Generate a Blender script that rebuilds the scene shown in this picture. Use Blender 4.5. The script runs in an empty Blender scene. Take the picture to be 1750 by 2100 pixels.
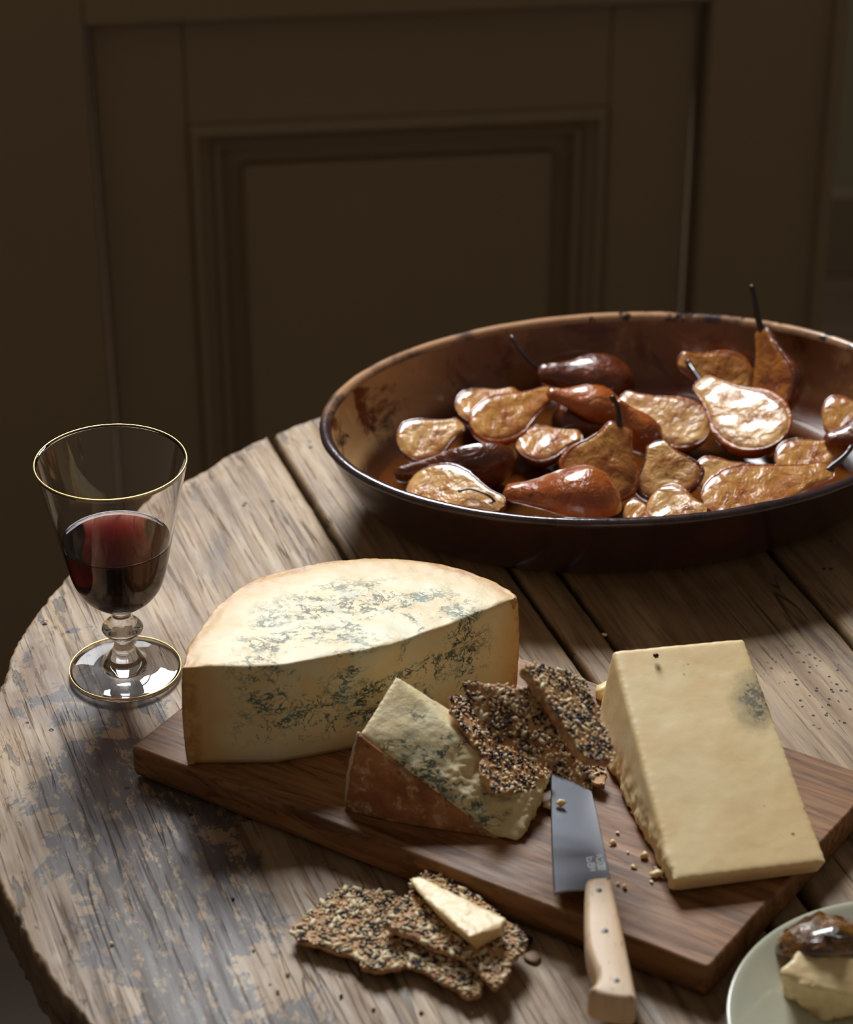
import bpy, bmesh, math, random
from mathutils import Vector, Matrix, noise
from mathutils.geometry import delaunay_2d_cdt
random.seed(7)
S = bpy.context.scene
COL = S.collection
# ------------------------------------------------------------------ camera
F = 5300.0; TH = math.radians(31.0); DIST = 1.70
CAM = Vector((0, -DIST*math.cos(TH), DIST*math.sin(TH)))
FWD = Vector((0, math.cos(TH), -math.sin(TH))); UP = Vector((0, math.sin(TH), math.cos(TH))); RT = Vector((1, 0, 0))
cd = bpy.data.cameras.new('camera'); cam = bpy.data.objects.new('camera', cd); COL.objects.link(cam)
cam.location = CAM; cam.rotation_euler = (math.pi/2-TH, 0, 0)
cd.sensor_fit = 'HORIZONTAL'; cd.sensor_width = 36; cd.lens = F/1750*36
cd.dof.use_dof = True; cd.dof.focus_distance = 1.49; cd.dof.aperture_fstop = 8.8
cd.clip_start = .05
S.camera = cam
# ------------------------------------------------------------------ light
w = bpy.data.worlds.new('room'); S.world = w; w.use_nodes = True
bg = w.node_tree.nodes['Background']; bg.inputs[0].default_value = (1.0, .86, .70, 1); bg.inputs[1].default_value = .112
ld = bpy.data.lights.new('window_daylight', 'AREA'); ld.shape = 'RECTANGLE'; ld.size = .6; ld.size_y = .65
ld.energy = 49; ld.color = (.93, .97, 1.0)
lo = bpy.data.objects.new('window_daylight', ld); COL.objects.link(lo); lo.location = (-.20, 1.04, 1.36)
lo.rotation_euler = (Vector((.05, -.25, 0))-lo.location).to_track_quat('-Z', 'Y').to_euler()
S.view_settings.view_transform = 'Standard'; S.view_settings.look = 'None'
S.view_settings.gamma = 1; S.view_settings.use_curve_mapping = False
S.view_settings.exposure = 0.0

# ------------------------------------------------------------------ helpers
def ray(px, py): return FWD*F + RT*(px-875) + UP*(1050-py)
def at(px, py, z=0.0):
    d = ray(px, py); return CAM + d*((z-CAM.z)/d.z)
class Plane:
    """real plane through three points given as (pixel x, pixel y, height)"""
    def __init__(s, a, b, c):
        A, B, Cc = at(*a), at(*b), at(*c); s.p = A; n = (B-A).cross(Cc-A).normalized(); s.n = n if n.z > 0 else -n
    def hit(s, px, py):
        d = ray(px, py); return CAM + d*((s.p-CAM).dot(s.n)/d.dot(s.n))
def srgb(r, g, b):
    f = lambda c: (c/255/12.92) if c/255 <= .04045 else ((c/255+.055)/1.055)**2.4
    return (f(r), f(g), f(b), 1)
def nz(p, s=1.0, seed=0.0): return noise.noise(Vector(p)*s+Vector((seed*13.1, seed*7.7, seed*3.3)))
def fbm(p, s=1.0, seed=0.0, oct=4): return noise.fractal(Vector(p)*s+Vector((seed*13.1, seed*7.7, seed*3.3)), 1.0, 2.0, oct)

def link(o, parent=None):
    COL.objects.link(o)
    if parent: o.parent = parent
    return o
def tag(o, label, cat, group=None, kind=None):
    if label: o['label'] = label
    if cat: o['category'] = cat
    if group: o['group'] = group
    if kind: o['kind'] = kind
    return o
def empty(name, loc=(0, 0, 0), rot=(0, 0, 0)):
    o = bpy.data.objects.new(name, None); o.location = loc; o.rotation_euler = rot; o.empty_display_size = .02; return link(o)
def mesh_obj(name, bm, mat, parent=None, smooth=True, origin=None):
    if all(e.is_manifold for e in bm.edges) and bm.calc_volume(signed=True) < 0: bmesh.ops.reverse_faces(bm, faces=bm.faces)
    me = bpy.data.meshes.new(name); bm.to_mesh(me); bm.free()
    for m in (mat if isinstance(mat, (list, tuple)) else [mat]): me.materials.append(m)
    if smooth: me.polygons.foreach_set('use_smooth', [True]*len(me.polygons))
    o = bpy.data.objects.new(name, me)
    if origin is not None: o.location = origin
    return link(o, parent)
def base_origin(bm):
    vs = [v.co for v in bm.verts]; n = len(vs)
    return Vector((sum(v.x for v in vs)/n, sum(v.y for v in vs)/n, min(v.z for v in vs)))
def remesh(bm, voxel):
    """uniform surface from any closed shape"""
    me = bpy.data.meshes.new('tmp'); bm.to_mesh(me); bm.free()
    o = bpy.data.objects.new('tmp', me); COL.objects.link(o)
    m = o.modifiers.new('r', 'REMESH'); m.mode = 'VOXEL'; m.voxel_size = voxel
    dg = bpy.context.evaluated_depsgraph_get(); ev = o.evaluated_get(dg)
    out = bmesh.new(); out.from_mesh(ev.to_mesh()); ev.to_mesh_clear()
    bpy.data.objects.remove(o); bpy.data.meshes.remove(me)
    return out
def smooth_bm(bm, n=3, f=.5):
    for _ in range(n): bmesh.ops.smooth_vert(bm, verts=bm.verts, factor=f, use_axis_x=True, use_axis_y=True, use_axis_z=True)
def displace(bm, fn):
    bm.normal_update()
    d = [(v, v.normal.copy()*fn(v.co, v.normal)) for v in bm.verts]
    for v, k in d: v.co += k
def hull(points):
    bm = bmesh.new()
    for p in points: bm.verts.new(p)
    r = bmesh.ops.convex_hull(bm, input=bm.verts)
    bmesh.ops.delete(bm, geom=[g for g in r['geom_interior'] if isinstance(g, bmesh.types.BMVert)], context='VERTS')
    bmesh.ops.recalc_face_normals(bm, faces=bm.faces)
    return bm
def inside(p, poly):
    c = False; j = len(poly)-1
    for i in range(len(poly)):
        if (poly[i][1] > p[1]) != (poly[j][1] > p[1]) and p[0] < (poly[j][0]-poly[i][0])*(p[1]-poly[i][1])/(poly[j][1]-poly[i][1])+poly[i][0]: c = not c
        j = i
    return c
def resample(poly, step, closed=True):
    out = []; n = len(poly)
    for i in range(n if closed else n-1):
        a, b = Vector(poly[i][:2]), Vector(poly[(i+1) % n][:2]); k = max(1, round((b-a).length/step))
        for j in range(k): out.append(a.lerp(b, j/k))
    if not closed: out.append(Vector(poly[-1][:2]))
    return out
def area(poly): return sum(poly[i][0]*poly[(i+1) % len(poly)][1]-poly[(i+1) % len(poly)][0]*poly[i][1] for i in range(len(poly)))/2
def round_poly(poly, it=2):
    for _ in range(it):
        q = []
        for i in range(len(poly)):
            a, b = poly[i], poly[(i+1) % len(poly)]; q += [a.lerp(b, .25), a.lerp(b, .75)]
        poly = q
    return poly
def slab(outline, levels, spacing=None, top=None, bot=None):
    """closed body from a 2-D outline; levels = [(z, inset)] bottom to top; interior points when spacing is given.
    top / bot are functions (x, y) -> extra height"""
    pts = [Vector(p[:2]) for p in outline]
    if area(pts) < 0: pts.reverse()
    n = len(pts)
    nrm = []
    for i in range(n):
        t = pts[(i+1) % n]-pts[i-1]; t = t.normalized() if t.length > 1e-9 else Vector((1, 0)); nrm.append(Vector((t.y, -t.x)))
    bm = bmesh.new(); rings = []
    for z, ins in levels: rings.append([bm.verts.new((pts[i].x-nrm[i].x*ins, pts[i].y-nrm[i].y*ins, z)) for i in range(n)])
    for a, b in zip(rings, rings[1:]):
        for i in range(n): bm.faces.new((a[i], a[(i+1) % n], b[(i+1) % n], b[i]))
    for ring, flip in ((rings[0], True), (rings[-1], False)):
        rp = [v.co.xy.copy() for v in ring]; co = list(rp); z = ring[0].co.z
        if spacing:
            x0, x1 = min(p.x for p in rp), max(p.x for p in rp); y0, y1 = min(p.y for p in rp), max(p.y for p in rp)
            y = y0+spacing*.6; row = 0
            while y < y1:
                x = x0+spacing*(.6 if row % 2 else .1)
                while x < x1:
                    q = Vector((x+random.uniform(-.15, .15)*spacing, y+random.uniform(-.15, .15)*spacing))
                    if inside(q, rp) and min((q-e).length for e in rp) > spacing*.55: co.append(q)
                    x += spacing
                y += spacing*.87; row += 1
        r = delaunay_2d_cdt(co, [(i, (i+1) % n) for i in range(n)], [], 1, 1e-7)
        vmap = []
        for i, c in enumerate(r[0]):
            o = r[3][i]
            k = o[0] if o else None
            vmap.append(ring[k] if k is not None and k < n else bm.verts.new((c.x, c.y, z)))
        for f in r[2]:
            vs = [vmap[i] for i in f]
            if len(set(vs)) < 3: continue
            if flip: vs.reverse()
            try: bm.faces.new(vs)
            except ValueError: pass
        fn = bot if flip else top
        if fn:
            for v in set(vmap): v.co.z += fn(v.co.x, v.co.y)
    bmesh.ops.recalc_face_normals(bm, faces=bm.faces)
    return bm
def lathe(profile, seg=64, sx=1.0, sy=1.0, close=False, mats=None):
    bm = bmesh.new(); rings = []
    for r, z in profile:
        if r < 1e-6: rings.append([bm.verts.new((0, 0, z))])
        else: rings.append([bm.verts.new((r*sx*math.cos(2*math.pi*i/seg), r*sy*math.sin(2*math.pi*i/seg), z)) for i in range(seg)])
    for k, (a, b) in enumerate(zip(rings, rings[1:])):
        for i in range(seg):
            j = (i+1) % seg
            if len(a) == 1 and len(b) == 1: continue
            if len(a) == 1: f = bm.faces.new((a[0], b[j], b[i]))
            elif len(b) == 1: f = bm.faces.new((a[i], a[j], b[0]))
            else: f = bm.faces.new((a[i], a[j], b[j], b[i]))
            if mats: f.material_index = mats[k]
    bmesh.ops.recalc_face_normals(bm, faces=bm.faces)
    return bm
def tube(points, radii, seg=10):
    bm = bmesh.new(); P = [Vector(p) for p in points]; rings = []
    for i, p in enumerate(P):
        t = (P[min(i+1, len(P)-1)]-P[max(i-1, 0)]).normalized()
        a = t.cross(Vector((.3, .2, 1)) if abs(t.z) < .9 else Vector((1, 0, 0))).normalized(); b = t.cross(a)
        r = radii[i] if isinstance(radii, (list, tuple)) else radii
        rings.append([bm.verts.new(p+(a*math.cos(2*math.pi*k/seg)+b*math.sin(2*math.pi*k/seg))*r) for k in range(seg)])
    for a, b in zip(rings, rings[1:]):
        for k in range(seg): bm.faces.new((a[k], a[(k+1) % seg], b[(k+1) % seg], b[k]))
    bm.faces.new(rings[0][::-1]); bm.faces.new(rings[-1])
    return bm
def box(bm, lo_, hi):
    vs = [bm.verts.new((x, y, z)) for z in (lo_[2], hi[2]) for y in (lo_[1], hi[1]) for x in (lo_[0], hi[0])]
    for f in ((0, 2, 3, 1), (4, 5, 7, 6), (0, 1, 5, 4), (2, 6, 7, 3), (0, 4, 6, 2), (1, 3, 7, 5)): bm.faces.new([vs[i] for i in f])
    return bm
def bevel(bm, r, seg=2):
    bmesh.ops.bevel(bm, geom=list(bm.edges), offset=r, segments=seg, affect='EDGES', profile=.5); return bm
def catmull(pts, n=6):
    P = [Vector(p) for p in pts]; P = [P[0]*2-P[1]]+P+[P[-1]*2-P[-2]]; out = []
    for i in range(1, len(P)-2):
        for k in range(n):
            t = k/n; a, b, c, d = P[i-1], P[i], P[i+1], P[i+2]
            out.append(.5*((2*b)+(c-a)*t+(2*a-5*b+4*c-d)*t*t+(3*b-a-3*c+d)*t**3))
    out.append(P[-2]); return out

# ------------------------------------------------------------------ materials
class M:
    def __init__(s, name, **kw):
        s.m = bpy.data.materials.new(name); s.m.use_nodes = True; s.t = s.m.node_tree; s.b = s.t.nodes['Principled BSDF']
        s.tc = s.t.nodes.new('ShaderNodeTexCoord'); s.set(**kw)
    def set(s, **kw):
        for k, v in kw.items():
            i = s.b.inputs[k.replace('_', ' ')]
            if hasattr(v, 'is_linked'): s.t.links.new(v, i)
            else: i.default_value = v
        return s
    def n(s, t, **kw): return s.t.nodes.new(t)
    def L(s, a, b):
        if hasattr(a, 'is_linked'): s.t.links.new(a, b)
        else: b.default_value = a
    def coord(s, scale=(1, 1, 1), rot=(0, 0, 0), loc=(0, 0, 0), src='Object'):
        m = s.n('ShaderNodeMapping'); s.L(s.tc.outputs[src], m.inputs[0])
        m.inputs['Scale'].default_value = scale; m.inputs['Rotation'].default_value = rot; m.inputs['Location'].default_value = loc
        return m.outputs[0]
    def noise(s, scale, detail=4, rough=.6, dist=0, vec=None, col=False):
        k = s.n('ShaderNodeTexNoise'); s.L(vec if vec is not None else s.tc.outputs['Object'], k.inputs['Vector'])
        k.inputs['Scale'].default_value = scale; k.inputs['Detail'].default_value = detail; k.inputs['Roughness'].default_value = rough; k.inputs['Distortion'].default_value = dist
        return k.outputs[1 if col else 0]
    def vor(s, scale, feature='F1', vec=None, out='Distance', rand=1):
        k = s.n('ShaderNodeTexVoronoi'); k.feature = feature; s.L(vec if vec is not None else s.tc.outputs['Object'], k.inputs['Vector'])
        k.inputs['Scale'].default_value = scale; k.inputs['Randomness'].default_value = rand; return k.outputs[out]
    def ramp(s, v, *stops, mode='LINEAR'):
        k = s.n('ShaderNodeValToRGB'); s.L(v, k.inputs[0]); e = k.color_ramp.elements; k.color_ramp.interpolation = mode
        while len(e) < len(stops): e.new(.5)
        for i, (p, c) in enumerate(stops):
            e[i].position = p; e[i].color = c if isinstance(c, tuple) else (c, c, c, 1)
        return k.outputs[0]
    def mix(s, f, a, b, mode='MIX'):
        k = s.n('ShaderNodeMix'); k.data_type = 'RGBA'; k.blend_type = mode
        s.L(f, k.inputs[0]); s.L(a, k.inputs[6]); s.L(b, k.inputs[7]); return k.outputs[2]
    def math(s, op, a, b=0.0, c=0.0):
        k = s.n('ShaderNodeMath'); k.operation = op; s.L(a, k.inputs[0]); s.L(b, k.inputs[1]); s.L(c, k.inputs[2]); return k.outputs[0]
    def sep(s, v=None):
        k = s.n('ShaderNodeSeparateXYZ'); s.L(v if v is not None else s.tc.outputs['Object'], k.inputs[0]); return k.outputs
    def step(s, v, lo_, hi, a=0.0, b=1.0):
        k = s.n('ShaderNodeMapRange'); k.interpolation_type = 'SMOOTHSTEP'; s.L(v, k.inputs[0])
        k.inputs[1].default_value = lo_; k.inputs[2].default_value = hi; k.inputs[3].default_value = a; k.inputs[4].default_value = b; return k.outputs[0]
    def bump(s, h, strength=.5, dist=.001, nrm=None):
        k = s.n('ShaderNodeBump'); k.inputs['Strength'].default_value = strength; k.inputs['Distance'].default_value = dist
        s.L(h, k.inputs['Height'])
        if nrm is not None: s.L(nrm, k.inputs['Normal'])
        s.L(k.outputs[0], s.b.inputs['Normal']); return k.outputs[0]
def simple(name, col, rough=.5, **kw): return M(name, Base_Color=col, Roughness=rough, **kw).m

PA = math.radians(-70.4)                                     # direction of the table planks
PX = Vector((math.cos(PA), math.sin(PA), 0)); PN = Vector((-math.sin(PA), math.cos(PA), 0))
TC = Vector((.1947, -.2264, 0)); TR = .4485
def plank_local(p): q = Vector(p)-TC; return (q.dot(PX), q.dot(PN))

def table_material():
    m = M('weathered table wood')
    g1 = m.noise(1, 6, .62, .5, m.coord((9, 130, 60)))             # fine grain, long along x
    g2 = m.noise(1, 5, .6, 1.2, m.coord((3.0, 38, 20)))
    g3 = m.noise(1, 4, .6, .3, m.coord((14, 420, 60)))
    big = m.noise(7, 5, .6, .6)
    c = m.mix(m.step(g2, .32, .68), srgb(100, 72, 48), srgb(176, 144, 106))
    c = m.mix(m.step(g1, .3, .75, 0, .75), c, srgb(194, 168, 134))
    c = m.mix(m.step(big, .42, .66, 0, .55), c, srgb(112, 82, 56))
    xy = m.sep()
    # old dark varnish that survives in one long patch on the left plank, worn through in flecks
    a = plank_local(at(330, 1800))
    dx = m.math('DIVIDE', m.math('SUBTRACT', xy[0], a[0]), .21); dy = m.math('DIVIDE', m.math('SUBTRACT', xy[1], a[1]), .052)
    rr = m.math('SQRT', m.math('ADD', m.math('MULTIPLY', dx, dx), m.math('MULTIPLY', dy, dy)))
    edge = m.noise(22, 6, .7, .4); fl = m.noise(90, 8, .8, .2, m.coord((.6, 1.5, 1)))
    v = m.math('ADD', m.math('SUBTRACT', 1.0, rr), m.math('MULTIPLY', m.math('SUBTRACT', edge, .5), 3.2))
    v = m.math('MULTIPLY', m.step(v, .0, .10), m.step(fl, .42, .47))
    v = m.math('MULTIPLY', v, m.step(g1, .2, .42, .45, 1))
    # other faint patches all over
    ob = m.noise(11, 7, .7, .5, m.coord((.55, 1.5, 1), loc=(3, 1, 0)))
    v2 = m.math('MULTIPLY', m.step(ob, .58, .66), .5)
    vv = m.math('MAXIMUM', v, v2)
    c = m.mix(m.math('MULTIPLY', vv, .85), c, m.mix(m.noise(40, 4), srgb(50, 46, 50), srgb(84, 76, 78)))
    # cracks along the grain
    cr = m.noise(1, 3, .5, .8, m.coord((2.4, 46, 10), loc=(5, 2, 0)))
    crk = m.math('MULTIPLY', m.step(m.math('ABSOLUTE', m.math('SUBTRACT', cr, .5)), 0, .012, 1, 0), m.step(m.noise(9, 3), .5, .6))
    c = m.mix(m.math('MULTIPLY', crk, .75), c, srgb(38, 28, 22))
    pores = m.step(g3, .56, .70)
    c = m.mix(m.math('MULTIPLY', pores, .48), c, srgb(70, 52, 42))
    # worm holes: scattered, and a cluster on the right of the board
    hd = m.vor(85, vec=m.coord((1, 1.15, .001))); hr = m.noise(16, 2)
    holes = m.math('MULTIPLY', m.step(hd, .10, .16, 1, 0), m.step(hr, .60, .64))
    b = plank_local(at(1690, 1420))
    ex = m.math('DIVIDE', m.math('SUBTRACT', xy[0], b[0]), .05); ey = m.math('DIVIDE', m.math('SUBTRACT', xy[1], b[1]), .028)
    er = m.math('SQRT', m.math('ADD', m.math('MULTIPLY', ex, ex), m.math('MULTIPLY', ey, ey)))
    hd2 = m.vor(190, vec=m.coord((1, 1.2, .001)))
    cl = m.math('MULTIPLY', m.step(hd2, .17, .25, 1, 0), m.math('MULTIPLY', m.step(er, .7, 1.2, 1, 0), m.step(m.noise(70, 2), .45, .5)))
    holes = m.math('MAXIMUM', holes, cl)
    c = m.mix(holes, c, srgb(20, 14, 10))
    # gouged rim
    rad = m.math('SQRT', m.math('ADD', m.math('MULTIPLY', xy[0], xy[0]), m.math('MULTIPLY', xy[1], xy[1])))
    rim = m.math('MULTIPLY', m.step(rad, TR-.045, TR-.004), m.step(m.noise(60, 6, .7, .3, m.coord((.4, 1.6, 1))), .56, .62))
    c = m.mix(m.math('MULTIPLY', rim, .8), c, srgb(66, 54, 46))
    side = m.step(xy[2], -.008, -.003, 1, 0)
    c = m.mix(m.math('MULTIPLY', side, .7), c, m.mix(g1, srgb(52, 36, 24), srgb(120, 92, 66)))
    m.set(Base_Color=c)
    m.set(Roughness=m.math('SUBTRACT', m.step(g1, .2, .8, .66, .48), m.math('MULTIPLY', vv, .0)))
    m.b.inputs['Specular IOR Level'].default_value = .55
    h = m.math('ADD', m.math('MULTIPLY', g1, .55), m.math('MULTIPLY', pores, -.5))
    h = m.math('SUBTRACT', h, m.math('MULTIPLY', crk, .8)); h = m.math('SUBTRACT', h, m.math('MULTIPLY', holes, 1.2))
    h = m.math('SUBTRACT', h, m.math('MULTIPLY', rim, .4))
    m.bump(h, .6, .0011)
    return m.m
def board_material():
    m = M('walnut board wood')
    wv = m.noise(1, 5, .6, 1.6, m.coord((4, 26, 20)))
    g1 = m.noise(1, 6, .6, .8, m.coord((14, 170, 90)))
    lines = m.math('FRACT', m.math('MULTIPLY', wv, 9))
    c = m.mix(m.step(wv, .3, .7), srgb(84, 50, 25), srgb(158, 106, 62))
    c = m.mix(m.math('MULTIPLY', m.step(lines, .5, .98), .6), c, srgb(60, 35, 18))
    c = m.mix(m.step(g1, .35, .75, 0, .6), c, srgb(176, 132, 90))
    c = m.mix(m.step(m.noise(30, 6, .7), .62, .72, 0, .5), c, srgb(60, 36, 20))
    m.set(Base_Color=c, Roughness=m.step(g1, .2, .8, .55, .42)); m.b.inputs['Specular IOR Level'].default_value = .32
    m.bump(m.math('ADD', g1, m.math('MULTIPLY', lines, .15)), .35, .0008)
    return m.m
def cheese_color(m, base, warm, sc=14):
    return m.mix(m.step(m.noise(sc, 4, .6, .3), .35, .7), base, warm)
def vein_mask(m, s=1.0, thr=.50, seedloc=(0, 0, 0), w1=.030):
    wv = m.coord((s*.75, s, s*1.05), rot=(.2, .1, .5), loc=seedloc)
    n1 = m.noise(62, 5, .62, .5, wv); n2 = m.noise(88, 5, .6, .4, wv); n3 = m.noise(40, 4, .6, .6, wv)
    brk = m.step(m.noise(130, 4, .65, .3, wv), .40, .54)
    ln = lambda n, w_: m.step(m.math('ABSOLUTE', m.math('SUBTRACT', n, .5)), w_*.25, w_, 1, 0)
    l = m.math('MAXIMUM', m.math('MAXIMUM', ln(n1, w1*.7), ln(n2, w1*.9)), ln(n3, w1*.5))
    mk = m.step(m.noise(38, 4, .7, .5, m.coord((s*.8, s, s), loc=(seedloc[0]+4, 2, 1))), thr, thr+.09)
    pk = m.step(m.noise(85, 5, .7, .8, m.coord((s*.7, s, s), loc=(1, seedloc[1]+3, 5))), .60, .67)
    return m.math('MAXIMUM', m.math('MULTIPLY', m.math('MULTIPLY', l, mk), m.math('ADD', m.math('MULTIPLY', brk, .75), .2)), m.math('MULTIPLY', pk, mk))
def stilton_material():
    m = M('blue veined cheese paste')
    xyz = m.sep()
    r = m.math('SQRT', m.math('ADD', m.math('MULTIPLY', xyz[0], xyz[0]), m.math('MULTIPLY', xyz[1], xyz[1])))
    r = m.math('ADD', r, m.math('MULTIPLY', m.math('SUBTRACT', m.noise(30, 3), .5), .016))
    c = cheese_color(m, srgb(238, 220, 176), srgb(230, 202, 146), 26)
    c = m.mix(m.step(r, .076, .101), c, srgb(214, 168, 100))
    c = m.mix(m.math('MULTIPLY', m.step(r, .092, .099), m.step(m.noise(90, 5, .7), .42, .6)), c, srgb(186, 132, 74))
    c = m.mix(m.step(xyz[2], .018, .0, 0, .4), c, srgb(206, 156, 92))
    v = m.math('MULTIPLY', vein_mask(m, 1.1, .45, w1=.034), m.step(r, .064, .086, 1, 0))
    v = m.math('MULTIPLY', v, m.step(xyz[2], .008, .018))
    vc = m.mix(m.step(m.noise(50, 4, .7), .4, .6), srgb(44, 60, 52), srgb(84, 124, 128))
    halo = m.math('MULTIPLY', m.math('MULTIPLY', m.step(m.noise(46, 4, .6, .4, m.coord((1.15,)*3, loc=(4, 2, 1))), .44, .6), m.step(r, .06, .085, 1, 0)), .35)
    c = m.mix(halo, c, srgb(220, 226, 204))
    c = m.mix(v, c, vc)
    m.set(Base_Color=c, Roughness=.48); m.b.inputs['Subsurface Weight'].default_value = .15
    m.b.inputs['Subsurface Radius'].default_value = (1, .6, .25); m.b.inputs['Subsurface Scale'].default_value = .002
    m.bump(m.math('SUBTRACT', m.noise(120, 5, .65), m.math('MULTIPLY', v, .6)), .35, .0010)
    return m.m
def wedge_material():
    m = M('crumbly blue cheese paste')
    c = cheese_color(m, srgb(250, 234, 190), srgb(242, 218, 164), 40)
    v = vein_mask(m, 1.3, .44, (7, 3, 2), .05)
    a = M_WEDGE_CENTER
    xyz = m.sep()
    d = m.n('ShaderNodeVectorMath'); d.operation = 'DISTANCE'; m.L(m.tc.outputs['Object'], d.inputs[0]); d.inputs[1].default_value = a
    mk = m.step(d.outputs['Value'], .028, .048, 1, 0)
    c = m.mix(m.math('MULTIPLY', m.math('MULTIPLY', m.step(m.noise(50, 5, .7), .45, .62), mk), .5), c, srgb(180, 190, 160))
    c = m.mix(m.step(xyz[0], -.022, -.045, 0, .6), c, srgb(232, 192, 140))
    c = m.mix(m.math('MULTIPLY', v, m.step(mk, 0, .6, .15, 1)), c, srgb(66, 84, 76))
    m.set(Base_Color=c, Roughness=.55); m.b.inputs['Subsurface Weight'].default_value = .2
    m.b.inputs['Subsurface Radius'].default_value = (1, .6, .25); m.b.inputs['Subsurface Scale'].default_value = .003
    m.bump(m.noise(260, 5, .7), .5, .0012)
    return m.m
def rind_material():
    m = M('dusty orange cheese rind')
    c = m.mix(m.step(m.noise(34, 5, .65), .35, .65), srgb(138, 82, 46), srgb(184, 122, 74))
    c = m.mix(m.step(m.noise(120, 6, .75, .3), .50, .66, 0, .75), c, srgb(214, 184, 148))
    c = m.mix(m.step(m.noise(60, 5, .7), .60, .68, 0, .7), c, srgb(92, 58, 36))
    m.set(Base_Color=c, Roughness=.8); m.bump(m.noise(230, 6, .7), .7, .0012); return m.m
def stilton_rind_material():
    m = M('golden brown crusted rind')
    c = m.mix(m.step(m.noise(50, 5, .65), .35, .65), srgb(186, 124, 70), srgb(224, 176, 112))
    c = m.mix(m.step(m.noise(170, 6, .75, .3), .48, .64, 0, .7), c, srgb(232, 212, 176))
    m.set(Base_Color=c, Roughness=.8); m.bump(m.noise(260, 6, .7), .7, .0012); return m.m
def cheddar_material(wax=True):
    m = M('pale hard cheese')
    c = cheese_color(m, srgb(250, 224, 172), srgb(238, 204, 148), 18)
    c = m.mix(m.step(m.noise(90, 6, .7, .3), .58, .7, 0, .45), c, srgb(240, 222, 176))
    sp = m.math('MULTIPLY', m.step(m.vor(120), .09, .14, 1, 0), m.step(m.noise(30, 2), .60, .64))
    c = m.mix(m.math('MULTIPLY', sp, .8), c, srgb(116, 70, 34))
    if wax:
        d = m.n('ShaderNodeVectorMath'); d.operation = 'DISTANCE'; m.L(m.coord((1, .62, 1)), d.inputs[0]); d.inputs[1].default_value = (MOULD[0], MOULD[1]*.62, MOULD[2])
        mk = m.math('ADD', m.math('MULTIPLY', d.outputs['Value'], 1), m.math('MULTIPLY', m.math('SUBTRACT', m.noise(90, 5, .7), .5), .020))
        c = m.mix(m.step(mk, .010, .019, .55, 0), c, srgb(150, 138, 104))
        mo = m.math('MULTIPLY', m.step(mk, .007, .011, 1, 0), m.step(m.noise(260, 5, .75), .42, .52))
        c = m.mix(mo, c, m.mix(m.noise(300, 3), srgb(60, 62, 54), srgb(150, 142, 124)))
    m.set(Base_Color=c, Roughness=.42); m.b.inputs['Subsurface Weight'].default_value = .25
    m.b.inputs['Subsurface Radius'].default_value = (1, .6, .25); m.b.inputs['Subsurface Scale'].default_value = .004
    m.bump(m.math('ADD', m.noise(110, 6, .65), m.math('MULTIPLY', m.noise(400, 4, .7), .3)), .22, .0008)
    return m.m
def cracker_material(dark=False):
    m = M('baked seed cracker')
    c = m.mix(m.step(m.noise(120, 5, .65), .35, .65), srgb(164, 108, 66), srgb(226, 180, 126))
    c = m.mix(m.step(m.noise(60, 4), .52, .7, 0, .6), c, srgb(110, 62, 36))
    if dark: c = m.mix(.45, c, srgb(120, 66, 44))
    m.set(Base_Color=c, Roughness=.6); m.bump(m.noise(500, 5, .7), .6, .0010); return m.m
def pear_flesh(name, tone):
    m = M(name)
    c = m.mix(m.step(m.noise(60, 5, .65, .4), .3, .7), *[(srgb(214, 156, 80), srgb(170, 98, 38)), (srgb(228, 182, 114), srgb(190, 128, 66)), (srgb(192, 126, 56), srgb(140, 74, 30))][tone])
    g = m.sep(m.tc.outputs['Generated']); e = m.math('ADD', m.math('MULTIPLY', m.math('ABSOLUTE', m.math('SUBTRACT', g[1], .5)), 2), m.math('MULTIPLY', m.math('SUBTRACT', m.noise(90, 4), .5), .7))
    c = m.mix(m.step(e, .5, .95, 0, .7), c, srgb(134, 62, 24))
    c = m.mix(m.step(m.noise(110, 5, .7, .8), .56, .68, 0, .75), c, srgb(120, 62, 26))
    m.set(Base_Color=c, Roughness=.30); m.b.inputs['Coat Weight'].default_value = 1; m.b.inputs['Coat Roughness'].default_value = .07
    m.b.inputs['Subsurface Weight'].default_value = .15; m.b.inputs['Subsurface Radius'].default_value = (1, .5, .2); m.b.inputs['Subsurface Scale'].default_value = .003
    m.bump(m.math('ADD', m.noise(65, 3, .5, 1.2), m.math('MULTIPLY', m.noise(240, 3), .22)), .9, .0026); return m.m
def pear_skin(name, dark):
    m = M(name)
    c = m.mix(m.step(m.noise(40, 5, .6), .3, .7), srgb(*((150, 70, 24) if not dark else (84, 34, 16))), srgb(*((190, 104, 42) if not dark else (120, 56, 24))))
    c = m.mix(m.step(m.noise(70, 5, .7), .58, .72, 0, .8), c, srgb(52, 20, 10))
    m.set(Base_Color=c, Roughness=.28); m.b.inputs['Coat Weight'].default_value = .9; m.b.inputs['Coat Roughness'].default_value = .08
    m.bump(m.math('ADD', m.noise(70, 4, .6, 1.2), m.math('MULTIPLY', m.noise(220, 3), .35)), .8, .0028); return m.m
def glass_material():
    m = M('clear glass', Base_Color=(1, 1, 1, 1), Roughness=0.0, IOR=1.47, Transmission_Weight=1.0); return m.m
def wine_material():
    m = M('red wine', Base_Color=(1, .9, .9, 1), Roughness=0.0, IOR=1.34, Transmission_Weight=1.0)
    a = m.n('ShaderNodeVolumeAbsorption'); a.inputs[0].default_value = (.62, .035, .06, 1); a.inputs[1].default_value = 170
    m.L(a.outputs[0], [n for n in m.t.nodes if n.type == 'OUTPUT_MATERIAL'][0].inputs['Volume']); return m.m
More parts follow.
